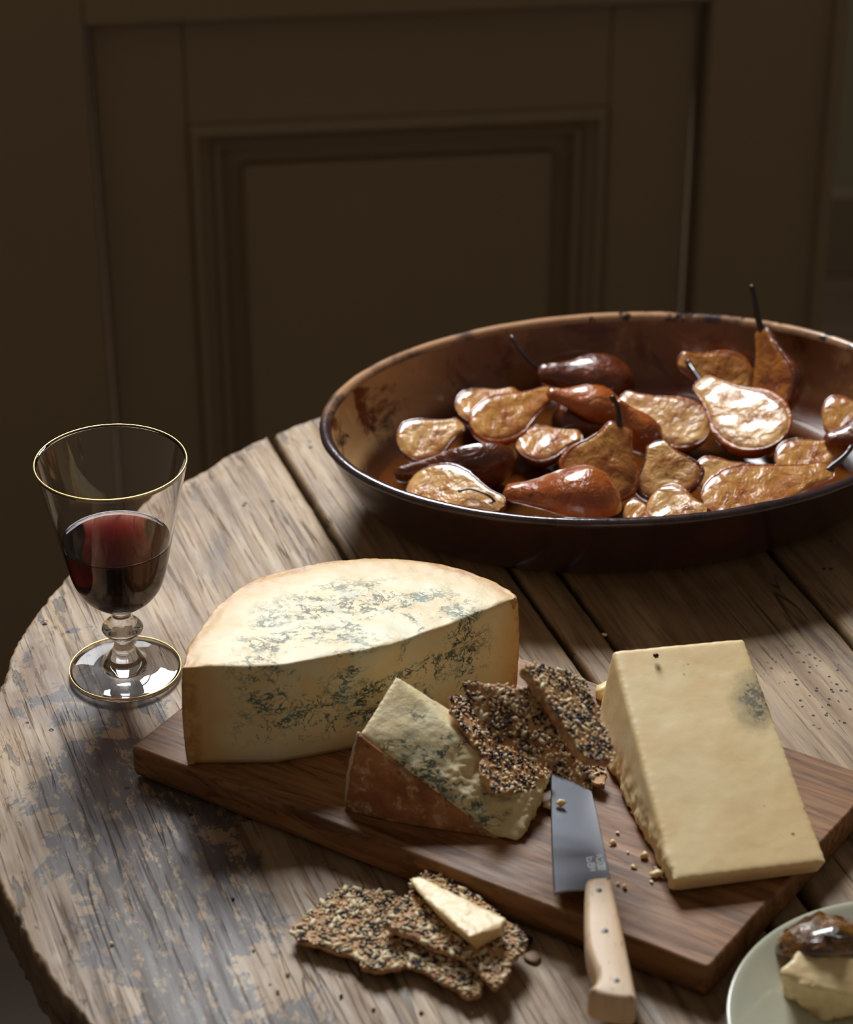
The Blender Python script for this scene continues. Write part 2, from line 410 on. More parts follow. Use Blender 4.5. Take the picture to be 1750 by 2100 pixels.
def dish_inside():
    m = M('cream glaze with baked-on caramel and painted shade')
    c = m.mix(m.noise(14, 4), srgb(236, 192, 136), srgb(210, 158, 102))
    st = m.noise(17, 6, .65, .8); 
    c = m.mix(m.step(st, .53, .62), c, srgb(124, 66, 28)); c = m.mix(m.step(m.noise(24, 6, .7, .5), .55, .66), c, srgb(54, 22, 12))
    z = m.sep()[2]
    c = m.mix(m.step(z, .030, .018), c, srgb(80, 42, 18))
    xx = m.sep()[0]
    c = m.mix(m.math('MULTIPLY', m.step(xx, -.17, -.07, 0, .85), m.step(m.noise(22, 5, .65, .5), .30, .5, .55, 1)), c, srgb(104, 50, 24))  # shade of the back wall painted into the glaze, browner away from the left end
    m.set(Base_Color=c, Roughness=.3); m.b.inputs['Coat Weight'].default_value = .4; m.bump(m.noise(60, 4), .2, .001); return m.m
def dish_outside():
    m = M('dark aubergine glaze')
    c = m.mix(m.step(m.noise(20, 5, .6), .45, .7), srgb(46, 28, 30), srgb(72, 38, 26))
    m.set(Base_Color=c, Roughness=.3); m.b.inputs['Coat Weight'].default_value = .3; m.bump(m.noise(40, 3), .1, .001); return m.m
def dish_rim():
    m = M('worn glazed rim')
    c = m.mix(m.math('MULTIPLY', m.step(m.sep()[1], .01, .06), m.step(m.noise(16, 4, .6), .36, .5)), srgb(60, 42, 46), srgb(184, 138, 100))
    c = m.mix(m.step(m.noise(50, 4, .7), .55, .62), c, srgb(40, 26, 28))
    m.set(Base_Color=c, Roughness=.22); m.b.inputs['Coat Weight'].default_value = .8; m.bump(m.noise(160, 3), .3, .001); return m.m
def wall_paint():
    m = M('taupe gloss paint'); c = m.mix(m.noise(5, 4), srgb(158, 136, 106), srgb(166, 144, 114))
    m.set(Base_Color=c, Roughness=.5); m.bump(m.noise(60, 3), .1, .001); return m.m

# ------------------------------------------------------------------ the setting
T = .022                                                     # top of the serving board
PHI = math.radians(6.5); WU = Vector((math.cos(PHI), math.sin(PHI), 0)); WN = Vector((math.sin(PHI), -math.cos(PHI), 0)); W0 = Vector((0, .80, 0))
def wall_uz(px, py, off=0.0):
    d = ray(px, py); p = CAM + d*((W0+WN*off-CAM).dot(WN)/d.dot(WN)); q = p-W0; return q.dot(WU), p.z
wall_rot = (0, 0, PHI)
def wobj(name, boxes, mat, parent=None, bev=.003):
    bm = bmesh.new()
    for b in boxes: box(bm, *b)
    if bev: bevel(bm, bev, 2)
    o = mesh_obj(name, bm, mat, parent, smooth=False)
    if parent is None: o.location = W0; o.rotation_euler = wall_rot
    return o
paint = wall_paint(); M_floor = M('dark floor boards')
M_floor.set(Base_Color=M_floor.mix(M_floor.noise(1, 4, .6, .4, M_floor.coord((2, 30, 2))), srgb(46, 34, 24), srgb(84, 64, 46)), Roughness=.5)
gold_z = None
uL, zT = wall_uz(172, 48); uR, zT2 = wall_uz(1462, 12); zT = (zT+zT2)/2
uRB, _ = wall_uz(1708, 300)
FZ = -.76
# wall local axes: x along the wall, y into the wall, z up; the door's face lies 18 mm behind the frame
def bottom_wall():
    sill = .52
    wobj('wall_back', [((-1.7, 0, FZ), (uL, .10, sill)), ((uR, 0, FZ), (uRB, .10, sill)), ((uL, 0, zT), (uR, .10, sill)),
                       ((-1.7, 0, sill), (-.95, .10, 2.2)), ((.22, 0, sill), (uRB, .10, 2.2)), ((-.95, 0, 1.95), (.22, .10, 2.2))], paint)['kind'] = 'structure'
bottom_wall()
door = wobj('door_1', [((uL+.004, .045, FZ+.01), (uR-.010, .065, zT-.005))], paint, bev=0); door['kind'] = 'structure'
o1, t1 = wall_uz(385, 255, -.02); o2, _ = wall_uz(1248, 215, -.02); b1 = -.62
stile = .02; yf = .018
wobj('door_stile', [((uL+.004, yf, FZ+.01), (o1, .05, zT-.005))], paint, door, .004)
wobj('door_stile', [((o2, yf, FZ+.01), (uR-.010, .05, zT-.005))], paint, door, .004)
wobj('door_rail', [((o1, yf, t1), (o2, .05, zT-.005))], paint, door, .002)
wobj('door_rail', [((o1, yf, FZ+.01), (o2, .05, b1))], paint, door, .002)
def moulding(x0, x1, z0, z1):
    """stepped picture-frame moulding, mitred at the corners"""
    bm = bmesh.new(); prof = [(0, yf+.000), (.003, yf-.006), (.009, yf-.007), (.013, yf+.004), (.021, yf+.012), (.024, yf+.008), (.029, yf+.010), (.033, .045)]
    rings = [[bm.verts.new(v) for v in ((x0+a, y, z0+a), (x1-a, y, z0+a), (x1-a, y, z1-a), (x0+a, y, z1-a))] for a, y in prof]
    for a, b in zip(rings, rings[1:]):
        for i in range(4): bm.faces.new((a[i], a[(i+1) % 4], b[(i+1) % 4], b[i]))
    bmesh.ops.recalc_face_normals(bm, faces=bm.faces)
    return mesh_obj('panel_moulding', bm, paint, door, smooth=False)
moulding(o1, o2, b1, t1)
wobj('raised_panel', [((o1+.05, .030, b1+.05), (o2-.05, .05, t1-.05))], paint, door, .004)
# frame bead beside the opening on the right
tr = wobj('trim_1', [((uRB-.010, -.010, FZ), (uRB+.002, .12, 2.2))], paint, bev=.003); tr['kind'] = 'structure'
wf = wobj('window_1', [((-.95, .02, .52), (-.90, .07, 1.95)), ((.17, .02, .52), (.22, .07, 1.95)), ((-.90, .02, .52), (.17, .07, .57)), ((-.90, .02, 1.90), (.17, .07, 1.95)),
                       ((-.375, .03, .57), (-.355, .06, 1.90)), ((-.90, .03, 1.22), (-.375, .06, 1.24)), ((-.355, .03, 1.22), (.17, .06, 1.24))], paint, bev=.002); wf['kind'] = 'structure'
bm = bmesh.new(); box(bm, (-3, -3, FZ-.05), (3, 3, FZ)); fl = mesh_obj('floor', bm, M_floor.m, smooth=False); fl['kind'] = 'structure'
bm = bmesh.new(); box(bm, (.2, 1.95, FZ), (3, 2.05, 2.2)); wr = mesh_obj('wall_far', bm, simple('dim far wall paint', srgb(92, 82, 60), .7), smooth=False); wr['kind'] = 'structure'
bm = bmesh.new(); box(bm, (.2, 1.925, FZ), (3, 1.95, FZ+.13)); bevel(bm, .004, 2); wr = mesh_obj('baseboard_far', bm, simple('dark baseboard paint', srgb(84, 68, 48), .5), smooth=False); wr['kind'] = 'structure'

# ------------------------------------------------------------------ table
table = empty('round_table', TC, (0, 0, PA)); tag(table, 'round weathered wooden table of wide worn planks carrying all the food', 'table')
wood = table_material()
joints = [-.067, .0272, .0556, .192, .372]
off0 = TC.dot(PN)
cuts = [-TR-.01]+[j-off0 for j in joints]+[TR+.01]
def rim_r(a): return TR + .0025*nz((math.cos(a)*5, math.sin(a)*5, 0), 1.5) + .0018*nz((math.cos(a)*30, math.sin(a)*30, 1), 1.0)+ .0012*nz((math.cos(a)*90, math.sin(a)*90, 1), 1.0)
for k, (c0, c1) in enumerate(zip(cuts, cuts[1:])):
    a0 = max(c0+.0020, -TR+.0001) if k else -TR; a1 = min(c1-.0020, TR)
    N = 1400; ring = []
    pts = [(rim_r(i/N*2*math.pi), i/N*2*math.pi) for i in range(N)]
    P2 = [Vector((r*math.cos(a), r*math.sin(a))) for r, a in pts]
    # clip to the strip
    def clip(poly, lim, keep_above):
        out = []
        for i in range(len(poly)):
            a, b = poly[i], poly[(i+1) % len(poly)]; ia = (a.y > lim) == keep_above; ib = (b.y > lim) == keep_above
            if ia: out.append(a)
            if ia != ib: t = (lim-a.y)/(b.y-a.y); out.append(a.lerp(b, t))
        return out
    if k > 0: P2 = clip(P2, a0, True)
    if k < len(cuts)-2: P2 = clip(P2, a1, False)
    P2 = resample([p for i, p in enumerate(P2) if (p-P2[i-1]).length > 2e-4], .003)
    for p in P2:                                             # worn plank edges
        if p.length < TR-.012: p.y += .0007*nz((p.x*60, k, 0)) + .0004*nz((p.x*200, k+9, 0))
    def topf(x, y, k=k): return .0006*nz((x*3, y*25, k), 1) - .0016*max(0, (math.hypot(x, y)-TR+.02)/.02)**2*(1+nz((x*50, y*50, 0)))
    if k in (0, 1, 2, 3): sp = .008
    else: sp = .02
    bm = slab(P2, [(-.040, .004), (-.036, 0), (-.026, .0006), (-.014, -.0006), (-.0045, 0), (-.0018, .0006), (-.0004, .0018), (0, .0034)], sp, top=topf)
    for v in bm.verts:
        r = math.hypot(v.co.x, v.co.y)
        if r > TR-.012 and v.co.z > -.03:
            n_ = nz((v.co.x*70, v.co.y*70, v.co.z*90), 1, 4); f = 1-max(0, n_-.22)*.014; v.co.x *= f; v.co.y *= f
    mesh_obj('plank', bm, wood, table)
bm = bmesh.new(); box(bm, (-.33, -.03, -.075), (.33, .03, -.041)); box(bm, (-.03, -.33, -.110), (.03, .33, -.0755)); bevel(bm, .004, 1); mesh_obj('cross_brace', bm, wood, table, smooth=False)
bm = lathe([(0, FZ+.02), (.05, FZ+.02), (.07, FZ+.06), (.045, FZ+.12), (.04, -.3), (.055, -.2), (.05, -.1105), (0, -.1105)], 32); mesh_obj('pedestal', bm, wood, table)
for i in range(3):
    a = i*2*math.pi/3+.5; bm = tube(catmull([(0.03*math.cos(a), .03*math.sin(a), FZ+.16), (.15*math.cos(a), .15*math.sin(a), FZ+.12), (.30*math.cos(a), .30*math.sin(a), FZ+.022)]), .022, 12); mesh_obj('foot', bm, wood, table)

# ------------------------------------------------------------------ serving board
BA = math.radians(-31.3); bl = at(268, 1530, T); bfr = at(1455, 1985, T); bd = (bfr-bl).xy
BA = math.atan2(bd.y, bd.x); BL = bd.length; BW = .190
pts = [Vector(p) for p in ((0, 0), (BL, 0), (BL-.006, BW+.002), (.012, BW-.002))]
bo = Vector((bl.x, bl.y, 0)); R2 = Matrix.Rotation(-BA, 2)
pts = [Vector((0, 0)), Vector((BL, 0)), R2@(at(1750, 1660, T).xy-bo.xy).lerp(Vector(bfr.xy-bo.xy), 0), Vector((.006, BW))]
e = pts[2]-pts[1]; pts[2] = pts[1]+e.normalized()*(BW/ (e.normalized().y))
rp = round_poly(resample(pts, .007), 2); rp = resample(rp, .003)
bm = slab(rp, [(0.0006, .004), (.003, .001), (.007, 0), (T-.003, 0), (T-.0009, .0006), (T, .0018)], .012)
for v in bm.verts:
    v.co.x += .0004*nz(v.co*40); v.co.y += .0005*nz(v.co*30, 1, 3)
board = mesh_obj('serving_board', bm, board_material()); board.location = bo; board.rotation_euler = (0, 0, BA)
tag(board, 'long walnut brown wooden serving board under the three big cheeses', 'board')
for p in board.data.polygons:
    if abs(p.normal.z) > .95: p.use_smooth = False

# ------------------------------------------------------------------ half wheel of blue cheese
SC = Vector((-.030, -.295, T+.0004)); SH = .065
front = [at(372, 1370, T+SH), at(560, 1368, T+SH), at(650, 1353, T+SH), at(800, 1325, T+SH), at(930, 1278, T+SH), at(1061, 1228, T+SH)]
fr = [(p-SC).xy for p in front]
a0 = math.atan2(fr[-1].y, fr[-1].x); a1 = math.atan2(fr[0].y, fr[0].x); a1 += 2*math.pi if a1 < 0 else 0
r0, r1 = fr[-1].length, fr[0].length
arc_px = [(1050, 1212), (980, 1178), (900, 1156), (800, 1145), (700, 1148), (600, 1164), (515, 1192), (440, 1247), (392, 1318)]
arc = [(at(x, y, T+SH)-SC).xy for x, y in arc_px]
arc = [p.xy for p in catmull([fr[-1].to_3d()]+[p.to_3d() for p in arc]+[fr[0].to_3d()], 10)]
arc2 = []
for i, p in enumerate(arc):
    w_ = .0011*nz((p.x*60, p.y*60, 0))+.0007*nz((p.x*220, p.y*220, 0)); arc2.append(p*(1+w_/.1))
out = arc2[:-1]+[fr[0]]+fr[1:-1]
out = resample(out, .0022)
stilton = empty('half_wheel_blue_cheese', SC); tag(stilton, 'large half wheel of pale cheese with blue green veins on the board', 'cheese')
def st_top(x, y):
    r = math.hypot(x, y); return .0007*fbm((x, y, 0), 60)-.0006*max(0, (r-.090)/.010)**2+.0010*max(0, nz((x, y, 0), 190, 5))*(1 if r > .085 else .25)
lv = [(z, -.0008*math.sin(z/SH*math.pi)+(.0012 if z < .001 else 0)) for z in [i*SH/16 for i in range(16)]]+[(SH-.0012, .0002), (SH-.0003, .0008), (SH, .0016)]
bm = slab(out, lv, .0030, top=st_top)
displace(bm, lambda c, n: (.0006*fbm(c, 70, 2)+.0003*nz(c, 260, 1)) if abs(n.z) < .6 else 0)
mesh_obj('cheese_paste', bm, stilton_material(), stilton)
# crusty rind band round the curved back, thin, following the arc
bm = bmesh.new(); rows = []; ac = resample(arc2, .0016, closed=False)
nzv = 30
for i, p in enumerate(ac):
    d = p.normalized(); col = []
    for j in range(nzv+1):
        z = (SH-.0010)*j/nzv; b = .0028+.0009*fbm((p.x, p.y, z), 180, 3)+.0006*nz((p.x, p.y, z), 500, 2)
        bul = .0022*math.sin(j/nzv*math.pi); col.append((p+d*(b*.30+bul*.6-.0006-(.0012*max(0, (z-SH+.004)/.004)))).to_3d()+Vector((0, 0, z)))
    rows.append(col)
outer = [[bm.verts.new(c) for c in col] for col in rows]
inner = [[bm.verts.new(Vector((c.x, c.y, c.z))-Vector((p.x, p.y, 0)).normalized()*.004) for c in col] for col, p in zip(rows, ac)]
for A_, fl_ in ((outer, 0), (inner, 1)):
    for a, b in zip(A_, A_[1:]):
        for j in range(nzv): f = (a[j], b[j], b[j+1], a[j+1]); bm.faces.new(f if not fl_ else f[::-1])
for i in range(len(ac)-1):
    bm.faces.new((outer[i][nzv], outer[i+1][nzv], inner[i+1][nzv], inner[i][nzv])); bm.faces.new((outer[i+1][0], outer[i][0], inner[i][0], inner[i+1][0]))
for e_ in (0, -1):
    for j in range(nzv): bm.faces.new((outer[e_][j], outer[e_][j+1], inner[e_][j+1], inner[e_][j]))
bmesh.ops.recalc_face_normals(bm, faces=bm.faces)
mesh_obj('rind', bm, stilton_rind_material(), stilton)

# ------------------------------------------------------------------ wedge of blue cheese with orange rind
wC = at(712, 1655, T); wD = at(1064, 1727, T+.001); wB = at(738, 1505, T+.047); wA = at(813, 1384, T+.061)
wE = at(1095, 1650, T+.013); wE2 = at(1130, 1585, T+.010); wG = at(822, 1560, T); wM = at(930, 1500, T+.042); wK = at(1100, 1668, T+.0006)
wD2 = at(1010, 1712, T)
worg = Vector(((wC.x+wD.x)/2, (wC.y+wD.y)/2+.02, T+.0004))
wedge = empty('blue_cheese_wedge', worg); tag(wedge, 'pointed wedge of crumbling blue cheese with orange rind lying below the half wheel', 'cheese')
loc = lambda p: Vector(p)-worg
M_WEDGE_CENTER = tuple(loc(at(935, 1560, T+.04)))
bm = hull([loc(p) for p in (wC, wD, wB, wA, wE, wE2, wG, wM, wD2, wK)])
bm = remesh(bm, .0013); smooth_bm(bm, 3)
wEl = loc(at(1080, 1630, T+.01)); wcr = loc(at(980, 1590, T+.03))
def wdisp(c, n):
    k = min(1, max(0, 1-(c-wEl).length/.035)); k2 = min(1, max(0, 1-(c-wcr).length/.028)); k = max(k, k2*.8)
    if n.y < -.5 and n.z < .5 and c.x < .03: return 0.0
    return .0004*fbm(c, 120)+k*(.0042*fbm(c, 130, 4)+.0030*abs(nz(c, 260, 2))-.0012)
displace(bm, wdisp); mesh_obj('cheese_paste', bm, wedge_material(), wedge)
# rind: thin curved skin over the front triangle C-D-B
bm = bmesh.new(); n_ = 46; nC, nD, nB = loc(wC), loc(wD2), loc(wB); N3 = (nD-nC).cross(nB-nC).normalized(); grid = {}
for i in range(n_+1):
    for j in range(n_+1-i):
        a, b = i/n_, j/n_; p = nC*(1-a-b)+nD.lerp(loc(wD), .25)*a+nB*b
        lift = .0022+.0030*min(1, 4*min(1-a-b+.02, 1))*math.sin(math.pi*min(1, a+b*.3+.12))*(.4+.6*(1-b))+.0005*fbm(p, 200)
        grid[i, j] = (bm.verts.new(p+N3*lift), bm.verts.new(p-N3*.0012))
for i in range(n_):
    for j in range(n_-i):
        for s, rv in ((0, False), (1, True)):
            f = [grid[i, j][s], grid[i+1, j][s], grid[i, j+1][s]]; bm.faces.new(f[::-1] if rv else f)
            if i+j < n_-1: f = [grid[i+1, j][s], grid[i+1, j+1][s], grid[i, j+1][s]]; bm.faces.new(f[::-1] if rv else f)
bd_ = [(i, 0) for i in range(n_)]+[(n_-k, k) for k in range(n_)]+[(0, n_-k) for k in range(n_)]
for a, b in zip(bd_, bd_[1:]+bd_[:1]): bm.faces.new((grid[a][0], grid[b][0], grid[b][1], grid[a][1]))
bmesh.ops.recalc_face_normals(bm, faces=bm.faces)
tag(mesh_obj('rind', bm, rind_material(), wedge), 'dusty orange rind', None)
# white mould bloom along the left edge
bm = tube(catmull([nC+Vector((-.0006, .001, .003)), nC.lerp(nB, .5)+Vector((-.0022, .001, 0)), nB+Vector((-.0004, .001, 0))], 10), .0008, 8)
displace(bm, lambda c, n: .0006*fbm(c, 400)); m_ = M('pale bloom', Base_Color=srgb(206, 188, 168), Roughness=.9); m_.bump(m_.noise(500, 4), .6, .001)
mesh_obj('rind_edge', bm, m_.m, wedge)

# ------------------------------------------------------------------ block of hard cheese
hb, hf = T+.058, T+.0125
TL, TRr, FRr, FLr = at(1256, 1330, hb), at(1527, 1305, hb), at(1698, 1768, hf), at(1381, 1806, hf)
z0 = T+.0006
def drop(p, dx, dy): return Vector((p.x+dx, p.y+dy, z0))
bTL, bTR, bFR, bFL = drop(TL, -.009, -.002), drop(TRr, .0, -.004), drop(FRr, -.003, .006), drop(FLr, .001, .005)
corg = (bTL+bTR+bFR+bFL)/4
MOULD = tuple(at(1556, 1432, T+.048)-corg)
bm = hull([p-corg for p in (TL, TRr, FRr, FLr, bTL, bTR, bFR, bFL)])
bm = remesh(bm, .0012); smooth_bm(bm, 14)
e0, e1 = (bTL-corg), (bFL-corg)
def cd_(c, n):
    k = .00035*fbm(c, 25, 2)+.00005*nz(c, 200)
    t = (c-e0).dot(e1-e0)/(e1-e0).length_squared; dist = (c-(e0+(e1-e0)*max(0, min(1, t)))).length
    if n.x < -.4 and dist < .022: k += (.0026*fbm(c, 110, 3)+.0022*max(0, nz(c, 60, 9)))*(1-dist/.022)
    if n.z < -.6: k = 0
    return k
displace(bm, cd_)
bm.verts.ensure_lookup_table()
cheddar = mesh_obj('hard_cheese_block', bm, cheddar_material(), origin=None); cheddar.location = corg
tag(cheddar, 'big tapering slab of plain yellow hard cheese with a mould spot on its right edge', 'cheese')

# ------------------------------------------------------------------ gratin dish
DC = Vector((.130, .0225, 0)); DA = math.radians(9.9); SX, SY, DH = .200, .140, .065
dish = empty('oval_baking_dish', DC, (0, 0, DA)); tag(dish, 'oval dark brown glazed baking dish full of roasted pears', 'dish')
# profile as inset from the rim ellipse (metres) and height
prof = [(.200, .0018), (.058, .0018), (.050, .0006), (.044, .0006), (.038, .004), (.027, .013), (.018, .025), (.010, .040), (.0040, .054), (.0005, .0600)]
rim = [(.0005, .0600), (-.0010, .0620), (-.0004, .0640), (.0016, .0652), (.0042, .0650), (.0062, .0634), (.0070, .0610)]
inn = [(.0070, .0610), (.0105, .050), (.017, .034), (.026, .020), (.038, .011), (.052, .0085), (.200, .0080)]
def ell(profile, seg=128):
    bm = bmesh.new(); rings = []
    for ins, z in profile:
        if ins >= .139: rings.append([bm.verts.new((0, 0, z))]); continue
        a, b = SX-ins, SY-ins
        rings.append([bm.verts.new((a*math.cos(2*math.pi*i/seg), b*math.sin(2*math.pi*i/seg), z)) for i in range(seg)])
    for a, b in zip(rings, rings[1:]):
        for i in range(seg):
            j = (i+1) % seg
            if len(a) == 1: bm.faces.new((a[0], b[j], b[i]))
            elif len(b) == 1: bm.faces.new((a[i], a[j], b[0]))
            else: bm.faces.new((a[i], a[j], b[j], b[i]))
    return bm
bm = ell(prof); mesh_obj('outer_wall', bm, dish_outside(), dish)
bm = ell(rim); displace(bm, lambda c, n: .0004*nz(c, 50)); tag(mesh_obj('rim', bm, dish_rim(), dish), 'shiny worn rim', None)
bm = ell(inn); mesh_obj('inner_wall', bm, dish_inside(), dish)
ZL = .0135
bm = bmesh.new(); seg = 96; rr = [[bm.verts.new((0, 0, ZL))]]
for k in range(1, 13):
    rr.append([bm.verts.new(((SX-.0355)*k/12*math.cos(2*math.pi*i/seg), (SY-.0355)*k/12*math.sin(2*math.pi*i/seg), ZL)) for i in range(seg)])
for i in range(seg): bm.faces.new((rr[0][0], rr[1][i], rr[1][(i+1) % seg]))
for a, b in zip(rr[1:], rr[2:]):
    for i in range(seg): bm.faces.new((a[i], b[i], b[(i+1) % seg], a[(i+1) % seg]))
for v in bm.verts: v.co.z += .0007*nz(v.co, 40)
sm = M('dark caramel syrup'); sm.set(Base_Color=sm.mix(sm.noise(20, 4), srgb(52, 24, 8), srgb(120, 66, 22)), Roughness=.08); sm.bump(sm.noise(60, 3), .15, .001)
sy = mesh_obj('syrup', bm, sm.m); sy.location = DC; sy.rotation_euler = (0, 0, DA)
tag(sy, 'pool of dark caramel syrup around the roasted pears in the oval dish', 'syrup')

# ------------------------------------------------------------------ pears
FL_ = [pear_flesh('roast pear flesh %s' % n, i) for i, n in enumerate(('golden', 'pale', 'amber'))]
SK_ = [pear_skin('caramel pear skin', False), pear_skin('dark caramel pear skin', True)]
olive = M('syrup glazed pear'); olive.set(Base_Color=olive.mix(olive.step(olive.noise(70, 5, .65), .35, .62), srgb(58, 26, 10), srgb(134, 88, 30)), Roughness=.2); olive.b.inputs['Coat Weight'].default_value = 1; olive.bump(olive.noise(150, 4, .6, .8), .9, .003); SK_.append(olive.m)
stem_m = simple('charred stem', srgb(40, 26, 22), .4); stem_m.node_tree.nodes['Principled BSDF'].inputs['Coat Weight'].default_value = .6
core_m = M('pear core', Base_Color=srgb(150, 88, 40), Roughness=.4).m; seed_m = simple('pear seed', srgb(38, 20, 12), .3)
PK = [(0, 0), (.012, .26), (.05, .50), (.13, .78), (.24, .96), (.34, 1), (.46, .93), (.58, .75), (.70, .55), (.81, .42), (.91, .35), (.97, .27), (1, .0)]
PKc = catmull([(x_, y_, 0) for x_, y_ in PK], 8)
def pear_r(s):                                               # radius along the pear, 0 fat end .. 1 neck
    for a, b in zip(PKc, PKc[1:]):
        if s <= b.x: return max(0, a.y+(b.y-a.y)*(s-a.x)/max(1e-9, b.x-a.x))
    return 0
pear_no = 0
def pear(label, fat, neck, wid, n, flesh=0, skin=0, stem=None, deep=.85, core=True, bend=0, name='pear_half', parent_cat='pear', stem_r=.0013, lump=1.0):
    global pear_no
    pear_no += 1; sd = pear_no*1.7
    A_, B_ = at(*fat), at(*neck); ax = (B_-A_); Ln = ax.length; ax.normalize()
    n = Vector(n).normalized(); n = (n-ax*n.dot(ax)).normalized(); sd_ = n.cross(ax).normalized()
    Mx = Matrix((ax, sd_, n)).transposed().to_4x4(); Mx.translation = A_
    root = bpy.data.objects.new(name, None); root.empty_display_size = .02; root.matrix_world = Mx; link(root)
    tag(root, label, parent_cat, 'roasted pears in the oval dish' if 'plate' not in label else None)
    NS, NA = 30, 18; bm = bmesh.new(); rows = []
    ss = [.5-.5*math.cos(math.pi*i/NS) for i in range(NS+1)]
    r_ = wid/2
    def cen(s): return bend*math.sin(s*math.pi)*Ln
    for s in ss:
        r = max(pear_r(s)*r_, 1e-5); row = []
        for j in range(NA+1):
            a = math.pi*j/NA; p = Vector((s*Ln, cen(s)+math.cos(a)*r, -abs(math.sin(a))**.9*r*deep))
            lm = lump*(1 if n.z > 0 else 1.5); k = 1+lm*(.05*nz(p*70, 1, sd)+.035*nz(p*230, 1, sd))
            p.y = cen(s)+(p.y-cen(s))*k; p.z *= k
            row.append(bm.verts.new(p))
        rows.append(row)
    for a, b in zip(rows, rows[1:]):
        for j in range(NA): bm.faces.new((a[j], a[j+1], b[j+1], b[j]))
    edge = [(rw[0].co.copy(), rw[-1].co.copy()) for rw in rows]
    for e_ in (0, -1):                                       # skin curls over the cut edge as a thin lip
        prev = [rw[e_] for rw in rows]
        for f_, h_2 in ((.97, .0006), (.90, .0009), (.84, .0001)):
            cur = [bm.verts.new((v[e_].co.x*(.985 if f_ < .95 else 1)+Ln*.006*(f_ < .95), cen(s)+(v[e_].co.y-cen(s))*f_, h_2)) for v, s in zip(rows, ss)]
            for i in range(len(cur)-1): bm.faces.new((prev[i], prev[i+1], cur[i+1], cur[i]))
            prev = cur
    bmesh.ops.recalc_face_normals(bm, faces=bm.faces)
    mesh_obj('skin', bm, SK_[skin], root)
    bm = bmesh.new(); rows = []; NW = 14
    for s, (l, r) in zip(ss, edge):
        row = []
        for j in range(NW+1):
            t = j/NW; p = l.lerp(r, t)*1.0; e_ = 1-abs(2*t-1)
            dome = .0016+.0008*nz(p*130, 1, sd)-.0008*max(0, 1-math.hypot((s-.33)/.13, (t-.5)/.22))
            p = Vector((p.x*.985+Ln*.006, cen(s)+(p.y-cen(s))*.92, dome*min(1, e_*6)*min(1, s*12, (1-s)*12)+ .0002)); row.append(bm.verts.new(p))
        rows.append(row)
    for a, b in zip(rows, rows[1:]):
        for j in range(NW): bm.faces.new((a[j], a[j+1], b[j+1], b[j]))
    bmesh.ops.recalc_face_normals(bm, faces=bm.faces)
    mesh_obj('flesh', bm, FL_[flesh], root)
    if core and n.z > 0:
        bm = tube([(Ln*(.36+.5*i/8), cen(.36+.5*i/8)+.0006*math.sin(i), .0007) for i in range(9)], .00045, 6); mesh_obj('core_line', bm, core_m, root)
    if stem:
        iv = Mx.inverted(); pts = [iv @ at(*p) for p in stem]; pts = [Vector((Ln*.93, cen(.93), -.001))]+pts
        cp = catmull(pts, 6); k = len(cp)
        bm = tube(cp, [stem_r*(1.5-.7*i/k)*(1.35 if i > k-4 else 1) for i in range(k)], 10); mesh_obj('stem', bm, stem_m if not skin else stem_m, root)
    return root
pear('roasted pear half nearest the left end of the oval dish, small and pale pink', (820, 922, .035), (950, 868, .042), .038, (-.1, -.5, .85), 1, 1)
pear('flat roasted pear half half hidden behind another at the upper left of the dish', (940, 850, .032), (1065, 803, .036), .036, (0, -.35, .95), 0, 1, core=False)
pear('golden roasted pear half with pointed neck leaning right in the upper left of the dish', (972, 886, .040), (1138, 800, .046), .038, (.05, -.5, .85), 0, 0)
pear('dark wrinkled pear piece lying skin outward near the left end of the dish', (1060, 935, .036), (806, 972, .026), .040, (.1, .75, .35), 2, 1, core=False, deep=1.0)
pear('pale cream pear half with a curled black stalk against the front left rim', (840, 985, .046), (1036, 1038, .050), .042, (0, -.48, .86), 1, 1, stem=[(1000, 1015, .0545), (965, 1003, .0545), (940, 1008, .053)], stem_r=.0007)
pear('glossy orange pear lying skin up against the front rim of the dish', (1275, 1045, .040), (1030, 1015, .042), .050, (0, -.2, -.97), 0, 0, core=False, deep=1.0)
pear('flat cut pear half behind the upright one in the dish middle', (1058, 918, .030), (1195, 892, .032), .036, (0, -.3, .95), 0, 1, core=False)
pear('large golden pear half facing forward with a tall black stem, centre of the dish', (1208, 1020, .030), (1276, 868, .064), .054, (-.15, -.85, .5), 0, 0, stem=[(1268, 838, .073), (1254, 812, .080)], stem_r=.0016)
pear('brown shrivelled pear with a long thin stalk reaching the back left rim', (1300, 800, .026), (1100, 765, .046), .044, (0, .55, -.6), 0, 1, core=False, stem=[(1075, 728, .056), (1048, 688, .065)], deep=.9, stem_r=.0011)
pear('pale pointed pear half lying just behind the upright golden one', (1452, 895, .031), (1272, 812, .042), .042, (-.25, -.32, .91), 1, 0)
pear('broad wet pear half facing forward just right of the dish centre', (1388, 1022, .030), (1345, 905, .052), .046, (-.15, -.55, .8), 1, 1)
pear('big shining pear half with white gleam and black stem, right side of the dish', (1600, 905, .039), (1432, 780, .050), .054, (-.25, -.30, .92), 1, 0, stem=[(1420, 756, .050), (1410, 740, .052)], stem_r=.0016)
pear('cored pear half tucked behind the big shining one', (1545, 796, .034), (1390, 734, .052), .042, (.1, -.6, .75), 0, 0)
pear('standing pear quarter whose curved stalk rises above the back right rim', (1588, 862, .030), (1560, 672, .074), .044, (-.72, -.62, .2), 2, 1, core=False, stem=[(1553, 645, .082), (1548, 610, .092), (1542, 585, .099)], stem_r=.0017, bend=-.05)
pear('pale pear half at the far right, cut off by the picture edge', (1688, 868, .036), (1800, 845, .042), .040, (0, -.45, .9), 0, 0, core=False)
